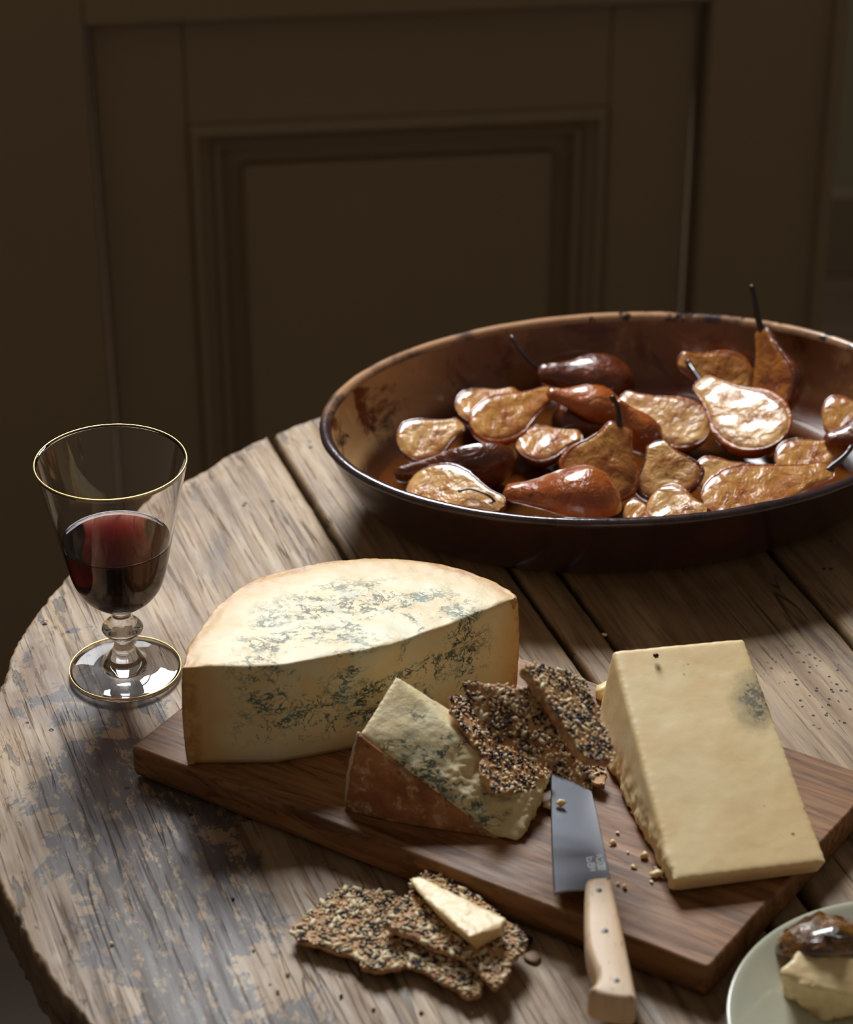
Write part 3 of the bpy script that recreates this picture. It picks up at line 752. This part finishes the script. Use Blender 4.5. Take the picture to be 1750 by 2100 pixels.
pear('short blunt pear piece between the wet half and the long wedge', (1432, 988, .030), (1535, 962, .034), .036, (.0, -.45, .9), 1, 0, core=False)
pear('long slim pear half with dark stem against the front right rim', (1442, 1032, .046), (1712, 962, .052), .046, (-.05, -.35, .93), 0, 0, stem=[(1730, 938, .058), (1748, 915, .062)], core=False, stem_r=.0015)
pear('pear half lying behind the long slim one at the right', (1596, 962, .034), (1735, 912, .042), .040, (0, -.35, .93), 0, 1, core=False)
pear('cream pear half poking up at the front rim below the wet one', (1328, 1030, .044), (1450, 1052, .046), .036, (0, -.45, .9), 1, 0, core=False)
pear('small pear sliver low beside the front rim, right of the orange pear', (1278, 1050, .036), (1345, 1058, .036), .024, (0, -.4, .9), 0, 1, core=False)
pear('reddish brown pear piece skin up at the right edge above the long slim half', (1810, 895, .044), (1692, 905, .046), .036, (0, -.3, -.9), 0, 1, core=False)
pear('glazed brown pear neck arching left of the pale pointed half', (1275, 845, .034), (1120, 806, .050), .030, (.1, .35, -.9), 0, 0, core=False)
pear('nearly black caramelised pear piece under the arching brown neck', (1130, 862, .026), (1262, 872, .026), .034, (0, .2, -.97), 0, 1, core=False)
pear('narrow amber pear neck leaning against the right of the golden upright half', (1348, 925, .030), (1262, 822, .062), .026, (.5, .4, -.75), 2, 0, core=False)

# ------------------------------------------------------------------ wine glass
gl = at(258, 1380, 0); glass = empty('wine_glass', (gl.x, gl.y, .0012)); tag(glass, 'short stemmed clear wine glass with a thin gold rim at the left', 'wine glass')
Ho = [(0.0, .0005), (.0300, .0000), (.0328, .0008), (.0335, .0020), (.0326, .0030), (.024, .0040), (.016, .0058), (.0115, .0090), (.0088, .0135), (.0064, .0175), (.0057, .0210), (.0060, .0248),
      (.0085, .0270), (.0118, .0300), (.0120, .0325), (.0095, .0355), (.0068, .0375), (.0056, .0400), (.0058, .0440), (.0095, .0462), (.0155, 0.0505), (.0205, 0.0550), (.0248, 0.0615), (.0275, 0.0690), (.0296, 0.0780), (.0316, 0.0880), (.0345, 0.1010), (.0384, 0.1190), (.0432, 0.1420), (.0436, 0.1438)]
Hi = [(.0430, 0.1442), (.0424, 0.1434), (.0420, 0.1420), (.0372, 0.1190), (.0333, 0.1010), (.0303, 0.0880), (.0283, 0.0780), (.0262, 0.0690), (.0234, 0.0618), (.0190, 0.0558), (.0140, 0.0520), (.0080, 0.0500), (0, 0.0495)]
def smprof(p, n=3): return [(max(0, v.x), v.z) for v in catmull([(a, 0, b) for a, b in p], n)]
bm = lathe(smprof(Ho)+smprof(Hi), 96); mesh_obj('glass_body', bm, glass_material(), glass)
gm = M('gold line', Base_Color=srgb(206, 176, 116), Metallic=1.0, Roughness=.35).m
def ring(R_, r_, z, seg=96):
    bm = bmesh.new(); rs = []
    for i in range(seg):
        a = 2*math.pi*i/seg; rs.append([bm.verts.new(((R_+r_*math.cos(b))*math.cos(a), (R_+r_*math.cos(b))*math.sin(a), z+r_*math.sin(b))) for b in [k*math.pi/4 for k in range(8)]])
    for i in range(seg):
        a, b = rs[i], rs[(i+1) % seg]
        for k in range(8): bm.faces.new((a[k], b[k], b[(k+1) % 8], a[(k+1) % 8]))
    return bm
tag(mesh_obj('gold_rim', ring(.0431, .00062, .1440), gm, glass), 'gold line', None)
tag(mesh_obj('gold_foot_line', ring(.0331, .00045, .0030), gm, glass), 'gold line', None)
WL = .0932
wp = [(0, 0.0496), (.0080, 0.0501), (.0141, 0.0521), (.0191, 0.0559), (.0235, 0.0619), (.0263, 0.0691), (.0284, 0.0781), (.0304, 0.0881), (.0315, WL)]
wpf = [(r+.0001 if r > 0 else 0, z) for r, z in smprof(wp, 3)]
bm = lathe(wpf+[(.0305, WL-.0004), (.028, WL-.0006), (.015, WL-.0007), (0, WL-.0007)], 96)
wine = mesh_obj('red_wine', bm, wine_material()); wine.location = glass.location
tag(wine, 'dark red wine filling the lower half of the wine glass', 'wine')

# ------------------------------------------------------------------ crackers
CR = cracker_material(); CRD = cracker_material(True)
def icos(sub, sx, sy, sz):
    bm = bmesh.new(); bmesh.ops.create_icosphere(bm, subdivisions=sub, radius=1)
    for v in bm.verts:
        v.co = Vector((v.co.x*sx, v.co.y*sy*(1-.35*max(0, v.co.x)), v.co.z*sz))
    return bm
def seed_mesh(name, mat, *d):
    bm = icos(1, *d); me = bpy.data.meshes.new(name); bm.to_mesh(me); bm.free(); me.materials.append(mat)
    me.polygons.foreach_set('use_smooth', [True]*len(me.polygons)); return me
sf = M('sunflower seed'); sf.set(Base_Color=sf.mix(sf.noise(150, 3), srgb(224, 198, 150), srgb(244, 230, 196)), Roughness=.5)
SUN = seed_mesh('sunflower_seed', sf.m, .0036, .0016, .0009)
pale_m = M('toasted sesame'); pale_m.set(Base_Color=pale_m.mix(pale_m.noise(300, 2), srgb(212, 166, 112), srgb(244, 222, 178)), Roughness=.45)
black_m = simple('black sesame', srgb(34, 34, 44), .35)
def scatter(parent, name, mat, pts, size, kind='stuff'):
    src = icos(1, *size); sv = [v.co.copy() for v in src.verts]; sfc = [[v.index for v in f.verts] for f in src.faces]; src.free()
    V, Fc = [], []
    for p, n, a in pts:
        q = n.to_track_quat('Z', 'Y').to_matrix() @ Matrix.Rotation(a, 3, 'Z'); k = random.uniform(.8, 1.2); b = len(V)
        V += [p+(q @ v)*k for v in sv]; Fc += [[b+i for i in f] for f in sfc]
    me = bpy.data.meshes.new(name); me.from_pydata(V, [], Fc); me.materials.append(mat); me.polygons.foreach_set('use_smooth', [True]*len(me.polygons))
    o = bpy.data.objects.new(name, me); o['kind'] = kind; return link(o, parent)
def jag(poly, amp, seed):
    out = []
    for p in resample(poly, .0016):
        d = amp*(nz((p.x*130, p.y*130, seed))+.7*nz((p.x*420, p.y*420, seed)))
        out.append(p+Vector((d, amp*(nz((p.x*130, p.y*130, seed+9))+.7*nz((p.x*420, p.y*420, seed+5))))))
    return out
crno = 0
def cracker(label, group, outline, plane, thick=.0034, nsun=22, dens=2.6, dark=False, warp=.0008, sun=1.0):
    """outline in pixels lying in a real tilted plane; seeds sit on the top face"""
    global crno; crno += 1; seed = crno*3.1
    P3 = Plane(*plane); W3 = [P3.hit(*p) for p in outline]; c = sum(W3, Vector())/len(W3)
    z = P3.n; x = (W3[len(W3)//2]-W3[0]); x = (x-z*x.dot(z)).normalized(); y = z.cross(x)
    Mx = Matrix((x, y, z)).transposed().to_4x4(); Mx.translation = c
    root = bpy.data.objects.new('seed_cracker', None); root.empty_display_size = .02; root.matrix_world = Mx; link(root); tag(root, label, 'cracker', group)
    iv = Mx.inverted(); poly = [(iv @ p).xy for p in W3]; poly = jag(poly, .0012, seed)
    hf = lambda X, Y: warp*1.3*fbm((X, Y, seed), 45)+.0005*nz((X, Y, seed), 300)
    bm = slab(poly, [(-thick, .0012), (-thick*.75, .0002), (-thick*.35, 0), (-.0004, .0003), (0, .0012)], .0022, top=hf, bot=hf)
    displace(bm, lambda c_, n: .0004*fbm(c_, 350, seed) if abs(n.z) < .8 else 0)
    mesh_obj('crust', bm, CRD if dark else CR, root)
    x0, x1 = min(p.x for p in poly), max(p.x for p in poly); y0, y1 = min(p.y for p in poly), max(p.y for p in poly)
    ar = abs(area(poly))
    def rnd():
        while True:
            q = (random.uniform(x0, x1), random.uniform(y0, y1))
            if inside(q, poly): return q
    for _ in range(nsun):
        q = rnd(); o = bpy.data.objects.new('sunflower_seed', SUN); o.location = (q[0], q[1], hf(*q)+.0005)
        o.rotation_euler = (random.uniform(-.25, .25), random.uniform(-.25, .25), random.uniform(0, 6.28)); k = random.uniform(.6, 1.25)*sun; o.scale = (k, k, k); link(o, root)
    nn = int(ar*1e6*dens/10); up = Vector((0, 0, 1))
    def many(n, size, keep):
        r = []
        while len(r) < n:
            q = rnd()
            if keep(q): r.append((Vector((q[0], q[1], hf(*q)+.00035)), (up+Vector((random.uniform(-.5, .5), random.uniform(-.5, .5), 0))).normalized(), random.uniform(0, 6.28)))
        return r
    scatter(root, 'pale_sesame_seeds', pale_m.m, many(int(nn*.55), 0, lambda q: True), (.0014, .0008, .0005))
    scatter(root, 'black_sesame_seeds', black_m, many(int(nn*.66), 0, lambda q: nz((q[0], q[1], seed), 110) > -.12), (.0012, .0007, .0005))
    return root
GS = 'seed crackers stacked on the board'
cracker('lowest seed cracker showing behind the stack, above the knife blade', GS, [(1130, 1500), (1215, 1545), (1244, 1590), (1240, 1610), (1222, 1606), (1195, 1590), (1120, 1560)], ((1130, 1500, T+.012), (1244, 1590, T+.008), (1120, 1560, T+.010)), nsun=4)
cracker('seed cracker propped on the crumbling cheese wedge at the left of the stack', GS, [(922, 1426), (948, 1428), (1000, 1455), (1080, 1520), (1135, 1575), (1130, 1588), (1098, 1600), (1097, 1620), (1050, 1625), (1012, 1634), (990, 1590), (985, 1540), (950, 1495), (928, 1460)],
        ((930, 1430, T+.052), (1012, 1632, T+.0235), (1130, 1580, T+.016)), nsun=18, dens=3.0, sun=.75)
cracker('broad jagged seed cracker in the middle of the stack, one corner over the blade', GS, [(946, 1398), (975, 1398), (1040, 1404), (1090, 1440), (1160, 1520), (1205, 1575), (1216, 1600), (1213, 1622), (1196, 1618), (1165, 1598), (1140, 1580), (1110, 1566), (1085, 1552), (1050, 1530), (1010, 1524), (1006, 1502), (985, 1480), (958, 1430)],
        ((950, 1398, T+.070), (1213, 1622, T+.030), (1190, 1520, T+.048)), nsun=26, dens=3.0, sun=.75)
cracker('small seed cracker wedged second from the top of the stack', GS, [(1030, 1436), (1046, 1412), (1092, 1400), (1130, 1420), (1175, 1490), (1215, 1555), (1195, 1545), (1150, 1515), (1110, 1492), (1080, 1470), (1050, 1455)],
        ((1030, 1432, T+.078), (1205, 1555, T+.055), (1110, 1400, T+.082)), nsun=10, dens=3.2, sun=.75)
cracker('topmost seed cracker leaning with its bare brown edge to the left', GS, [(1074, 1362), (1090, 1360), (1120, 1368), (1165, 1378), (1200, 1398), (1225, 1446), (1248, 1510), (1261, 1552), (1252, 1566), (1235, 1562), (1210, 1560), (1185, 1528), (1140, 1462), (1100, 1405)],
        ((1074, 1362, T+.094), (1210, 1562, T+.062), (1260, 1552, T+.056)), thick=.0062, nsun=18, dens=3.2, sun=.8)
GT = 'seed crackers lying on the table'
cracker('wide seed cracker flat on the table in front of the board', GT, [(598, 1900), (625, 1878), (660, 1850), (692, 1822), (740, 1818), (790, 1830), (860, 1845), (930, 1940), (990, 2010), (985, 2040), (960, 2044), (935, 2030), (900, 2006), (860, 1988), (832, 1980), (785, 1990), (745, 1984), (735, 1966), (690, 1950), (610, 1930)],
        ((598, 1900, .0075), (985, 2040, .0085), (740, 1818, .0085)), nsun=120, dens=3.4)
cracker('seed cracker on the table with a slice of hard cheese on it', GT, [(786, 1896), (808, 1860), (840, 1832), (852, 1805), (868, 1790), (888, 1779), (912, 1782), (935, 1797), (952, 1826), (985, 1838), (1008, 1858), (1030, 1880), (1060, 1898), (1085, 1924), (1080, 1942), (1048, 1975), (1042, 2008), (1018, 2026), (1000, 2012), (975, 1984), (940, 1960), (890, 1945), (850, 1922), (808, 1910)],
        ((786, 1896, .0160), (1018, 2026, .0150), (890, 1779, .0150)), nsun=60, dens=3.2)
# slice of hard cheese on the cracker
zs = .0168; sl = [at(838, 1802, zs+.006), at(862, 1796, zs+.007), at(1040, 1884, zs+.011), at(1028, 1905, zs+.010), at(962, 1922, zs+.011), at(925, 1888, zs+.009), at(865, 1838, zs+.007),
                  at(846, 1815, zs), at(1036, 1916, zs), at(978, 1948, zs), at(925, 1905, zs), at(862, 1815, zs)]
so = sum(sl, Vector())/len(sl); so.z = zs
bm = remesh(hull([p-so for p in sl]), .0009); smooth_bm(bm, 2); displace(bm, lambda c, n: .0004*fbm(c, 160)+.00015*nz(c, 500))
CHP = cheddar_material(False)
o = mesh_obj('cheese_slice', bm, CHP); o.location = so; tag(o, 'narrow yellow slice of hard cheese lying on a seed cracker on the table', 'cheese')

# ------------------------------------------------------------------ knife
knife = empty('kitchen_knife', at(1200, 1810, T)); tag(knife, 'broad bladed knife with a pale beech handle, blade under the crackers', 'knife')
ko = knife.location.copy()
KP = Plane((1136, 1830, T+.0125), (1252, 1800, T+.0088), (1180, 1560, T+.0035))
kb = [KP.hit(*p) for p in [(1137, 1831), (1132, 1740), (1130, 1660), (1130, 1600), (1136, 1540), (1150, 1490), (1168, 1480), (1195, 1540), (1213, 1612), (1228, 1680), (1252, 1797), (1252, 1830), (1225, 1836), (1200, 1824), (1165, 1826)]]
x = (KP.hit(1180, 1560)-KP.hit(1225, 1830)).normalized(); z = KP.n; y = z.cross(x).normalized(); x = y.cross(z)
KM = Matrix((x, y, z)).transposed().to_4x4(); KM.translation = KP.hit(1225, 1815); KI = KM.inverted()
steel = M('brushed steel', Base_Color=srgb(138, 140, 148), Metallic=1.0, Roughness=.27)
steel.bump(steel.noise(1, 3, .5, 0, steel.coord((900, 30, 1))), .12, .0003)
bm = slab(resample([(KI @ p).xy for p in kb], .004), [(-.0016, .0006), (-.0008, 0), (0, .0005)], None)
blade = o = mesh_obj('blade', bm, steel.m, knife, smooth=False); o.matrix_basis = Matrix.Translation(-ko) @ KM
# two stamped columns of square characters near the handle
bm = bmesh.new()
def stroke(a, b, wd=.00030):
    p, q = KI @ KP.hit(*a), KI @ KP.hit(*b); d = (q-p).xy.normalized(); nn = Vector((-d.y, d.x))*wd
    vs = [bm.verts.new((v.x+s*nn.x, v.y+s*nn.y, h)) for h in (-.0001, .00006) for v, s in ((p, 1), (q, 1), (q, -1), (p, -1))]
    for f in ((4, 5, 6, 7), (0, 1, 5, 4), (1, 2, 6, 5), (2, 3, 7, 6), (3, 0, 4, 7)): bm.faces.new([vs[i] for i in f])
def zg(X, Y): return (1100+X*.2381, 1600+Y*.2381)
for a in [((438, 668), (495, 660)), ((438, 668), (446, 705)), ((446, 705), (470, 700)), ((470, 664), (474, 690)), ((446, 722), (500, 712)), ((446, 722), (452, 748)), ((452, 748), (506, 738)), ((478, 716), (484, 742)), ((500, 712), (506, 738)), ((462, 760), (512, 752)), ((466, 780), (516, 774)), ((488, 756), (490, 778)),
          ((516, 650), (566, 640)), ((520, 672), (572, 650)), ((520, 672), (526, 704)), ((526, 704), (552, 700)), ((566, 676), (578, 700)), ((530, 716), (586, 708)), ((530, 716), (540, 772)), ((586, 708), (594, 768)), ((540, 772), (594, 768)), ((552, 728), (558, 764)), ((570, 724), (576, 760)), ((536, 744), (588, 738))]:
    stroke(zg(*a[0]), zg(*a[1]))
o = mesh_obj('stamped_mark', bm, simple('pale etching', srgb(226, 228, 232), .6), blade, smooth=False)
HT = T+.0195
hp = [(1200, 1806), (1206, 1797), (1251, 1793), (1257, 1800), (1264, 1835), (1273, 1875), (1284, 1925), (1294, 1975), (1303, 2018), (1309, 2046), (1300, 2048), (1280, 2048), (1262, 2046), (1243, 2043), (1222, 2037), (1205, 2031), (1208, 2024), (1219, 2014), (1226, 2000), (1222, 1986), (1211, 1960), (1203, 1935), (1200, 1905), (1199, 1860)]
hw = [at(px, py, HT) for px, py in hp]; hc = sum(hw, Vector())/len(hw); hc.z = T+.0008
beech = M('pale beech'); gx = beech.coord((80, 8, 20)); beech.set(Base_Color=beech.mix(beech.step(beech.noise(1, 4, .6, .3, gx), .3, .7), srgb(222, 186, 148), srgb(236, 208, 174)), Roughness=.5)
fk = beech.step(beech.noise(1, 3, .6, .2, beech.coord((420, 130, 50))), .60, .68); beech.set(Base_Color=beech.mix(beech.math('MULTIPLY', fk, .55), beech.b.inputs['Base Color'].links[0].from_socket, srgb(168, 104, 62))); beech.bump(beech.noise(90, 3), .1, .0006)
h_ = HT-hc.z
bm = slab(resample(round_poly([(p-hc).xy for p in hw], 2), .0025), [(.0, .0030), (.0012, .0014), (.0034, .0003), (h_*.5, 0), (h_-.0034, .0002), (h_-.0013, .0010), (h_-.0003, .0021), (h_, .0032)], None)
handle = o = mesh_obj('handle', bm, beech.m, knife); o.location = hc-ko
for i, (px, py) in enumerate([(1229, 1826), (1242, 1909), (1265, 2011)]):
    p = at(px, py, HT); bm = lathe([(0, -.004), (.0015, -.004), (.0015, .0001), (.0012, .0003), (0, .0003)], 20); o = mesh_obj('rivet', bm, simple('dark steel rivet', srgb(60, 62, 78), .35, Metallic=.8) if i == 0 else riv, handle); riv = o.data.materials[0]; o.location = p-hc

# ------------------------------------------------------------------ plate with its pear and cheese
PC = Vector((.2390, -.5150, 0)); PRr = .0932
cer = M('grey green ceramic'); cer.set(Base_Color=cer.mix(cer.noise(30, 4), srgb(186, 184, 160), srgb(200, 198, 176)), Roughness=.22); cer.b.inputs['Coat Weight'].default_value = .4
bm = lathe(smprof([(0, .0012), (.045, .0012), (.052, .0006), (.056, .0014), (.072, .0080), (.086, .0155), (.0928, .0196), (.0936, .0208), (.0930, .0218), (.0905, .0214), (.084, .0180), (.070, .0115), (.056, .0072), (.045, .0058), (0, .0054)], 3), 96)
plate = mesh_obj('small_plate', bm, cer.m); plate.location = PC; tag(plate, 'pale grey green ceramic plate cut off by the lower right corner', 'plate')
ck = [at(1600, 2030, .0062), at(1598, 1990, .030), at(1640, 1950, .034), at(1740, 1960, .034), at(1800, 1990, .030), at(1640, 2075, .0062), at(1700, 2092, .0062), at(1800, 2080, .0062), at(1620, 2010, .027), at(1690, 2030, .026), at(1750, 2045, .024), at(1640, 2000, .0062), at(1800, 2010, .0062)]
co_ = sum(ck, Vector())/len(ck); co_.z = .0062
bm = remesh(hull([p-co_ for p in ck]), .0012); smooth_bm(bm, 2)
displace(bm, lambda c, n: (.0006*fbm(c, 120)+(.0038*fbm(c, 90, 6) if n.z < .55 and n.z > -.7 else 0)) if n.z > -.8 else 0)
o = mesh_obj('cheese_chunk', bm, CHP); o.location = co_; tag(o, 'broken chunk of yellow hard cheese on the small plate', 'cheese')
pear('glossy dark brown pear piece on the small plate, resting on the cheese chunk', (1590, 1950, .0205), (1880, 1925, .026), .050, (0, -.50, -.85), 2, 2, core=False, deep=.62, lump=2.6, stem=[(1745, 1925, .045), (1690, 1918, .042)], stem_r=.0007, name='pear_piece')
# ------------------------------------------------------------------ crumbs, flakes and dropped seeds
def crumb(px, py, z, r, mat, name, label, cat, group, amp=1.0, flat=.75):
    bm = bmesh.new(); bmesh.ops.create_icosphere(bm, subdivisions=2, radius=r)
    s = px*.37+py*.11
    for v in bm.verts:
        k = 1+amp*nz(v.co/r*.9, 1, s)+.4*nz(v.co/r*2.2, 1, s); v.co = Vector((v.co.x*k, v.co.y*k, v.co.z*k*flat))
    lo_ = min(v.co.z for v in bm.verts); bmesh.ops.translate(bm, verts=bm.verts, vec=(0, 0, -lo_))
    o = mesh_obj(name, bm, mat); o.location = at(px, py, z); return tag(o, label, cat, group)
G1 = 'cheese crumbs beside the hard cheese'
for px, py, r in [(1322, 1758, .0022), (1348, 1798, .0026), (1258, 1731, .0016), (1305, 1672, .0021), (1298, 1779, .0011), (1345, 1783, .0010), (1267, 1710, .0009), (1301, 1781, .0011), (1336, 1810, .0012), (1268, 1815, .0009), (1281, 1822, .0013), (1297, 1668, .0010), (1303, 1652, .0010), (1288, 1750, .0007)]:
    crumb(px, py, T, r, CHP, 'cheese_crumb', {1348: 'biggest pale cheese crumb, on the board by the front left corner of the hard cheese', 1322: 'second biggest pale crumb on the board, halfway down the left side of the hard cheese', 1258: 'pale crumb on the board just right of the stamped mark on the blade'}.get(px, 'small pale cheese crumb on the board between knife and hard cheese'), 'crumb', G1)
crumb(1238, 1432, T, .0060, CHP, 'cheese_crumb', 'larger broken cheese bit touching the top left side of the hard cheese slab', 'crumb', None)
crumb(1247, 1468, T, .0050, CHP, 'cheese_crumb', 'broken cheese bit wedged between top cracker and hard cheese slab', 'crumb', None)
WCH = wedge.children[0].data.materials[0]
crumb(1150, 1652, T+.008, .0021, CHP, 'cheese_crumb', 'yellowish crumb lying on the knife blade near the crackers', 'crumb', None)
crumb(1126, 1658, T, .0028, CHP, 'cheese_crumb', 'crumb on the board at the left edge of the knife blade', 'crumb', None)
for px, py, r, lb in [(1092, 1640, .0055, 'lump of blue cheese broken off just below the crackers'), (1075, 1672, .0048, 'lump of blue cheese broken off at the tip side of the wedge'), (1108, 1606, .0056, 'lump of blue cheese under the leaning cracker'), (1060, 1655, .0045, 'small lump of blue cheese lying against the wedge')]:
    crumb(px, py, T, r, WCH, 'cheese_lump', lb, 'crumb', None, .7, .85)
oat = simple('oat flake', srgb(172, 140, 112), .6)
crumb(1092, 1966, 0.0, .0046, oat, 'oat_flake', 'flat pinkish oat flake on the table beside the cracker', 'flake', None, .15, .22)
crumb(1078, 1938, 0.0, .0040, simple('burnt crumb', srgb(22, 16, 18), .4), 'burnt_crumb', 'black burnt crumb at the right tip of the topped cracker', 'crumb', None, .5, .6)
crumb(1346, 1349, hb+.0001-.0015, .0016, seed_m, 'dark_seed', 'black seed stuck near the top left of the hard cheese slab', 'seed', None, .3, .8)
crumb(1240, 1304, 0.0, .0013, CHP, 'cheese_crumb', 'tiny crumb on the table in the dish shadow', 'crumb', None)
crumb(92, 1275, 0.0003, .0016, simple('red wine drip', srgb(140, 60, 54), .4), 'wine_drop', 'small dried red drop on the table left of the glass', 'drop', None, .3, .15)
G2 = 'specks scattered on the table'
for px, py in [(230, 1937), (590, 2000), (700, 2045), (767, 2072), (865, 2078), (968, 2080), (478, 1845), (674, 1838), (520, 1950), (570, 2035)]:
    crumb(px, py, 0.0, random.uniform(.0006, .0011), random.choice([CHP, oat, seed_m]), 'crumb', 'tiny speck of crumb on the bare table wood near the crackers', 'crumb', G2)
for px, py, a in [(235, 1930, .8), (1115, 2050, 0)]: pass
bpy.context.view_layer.update()
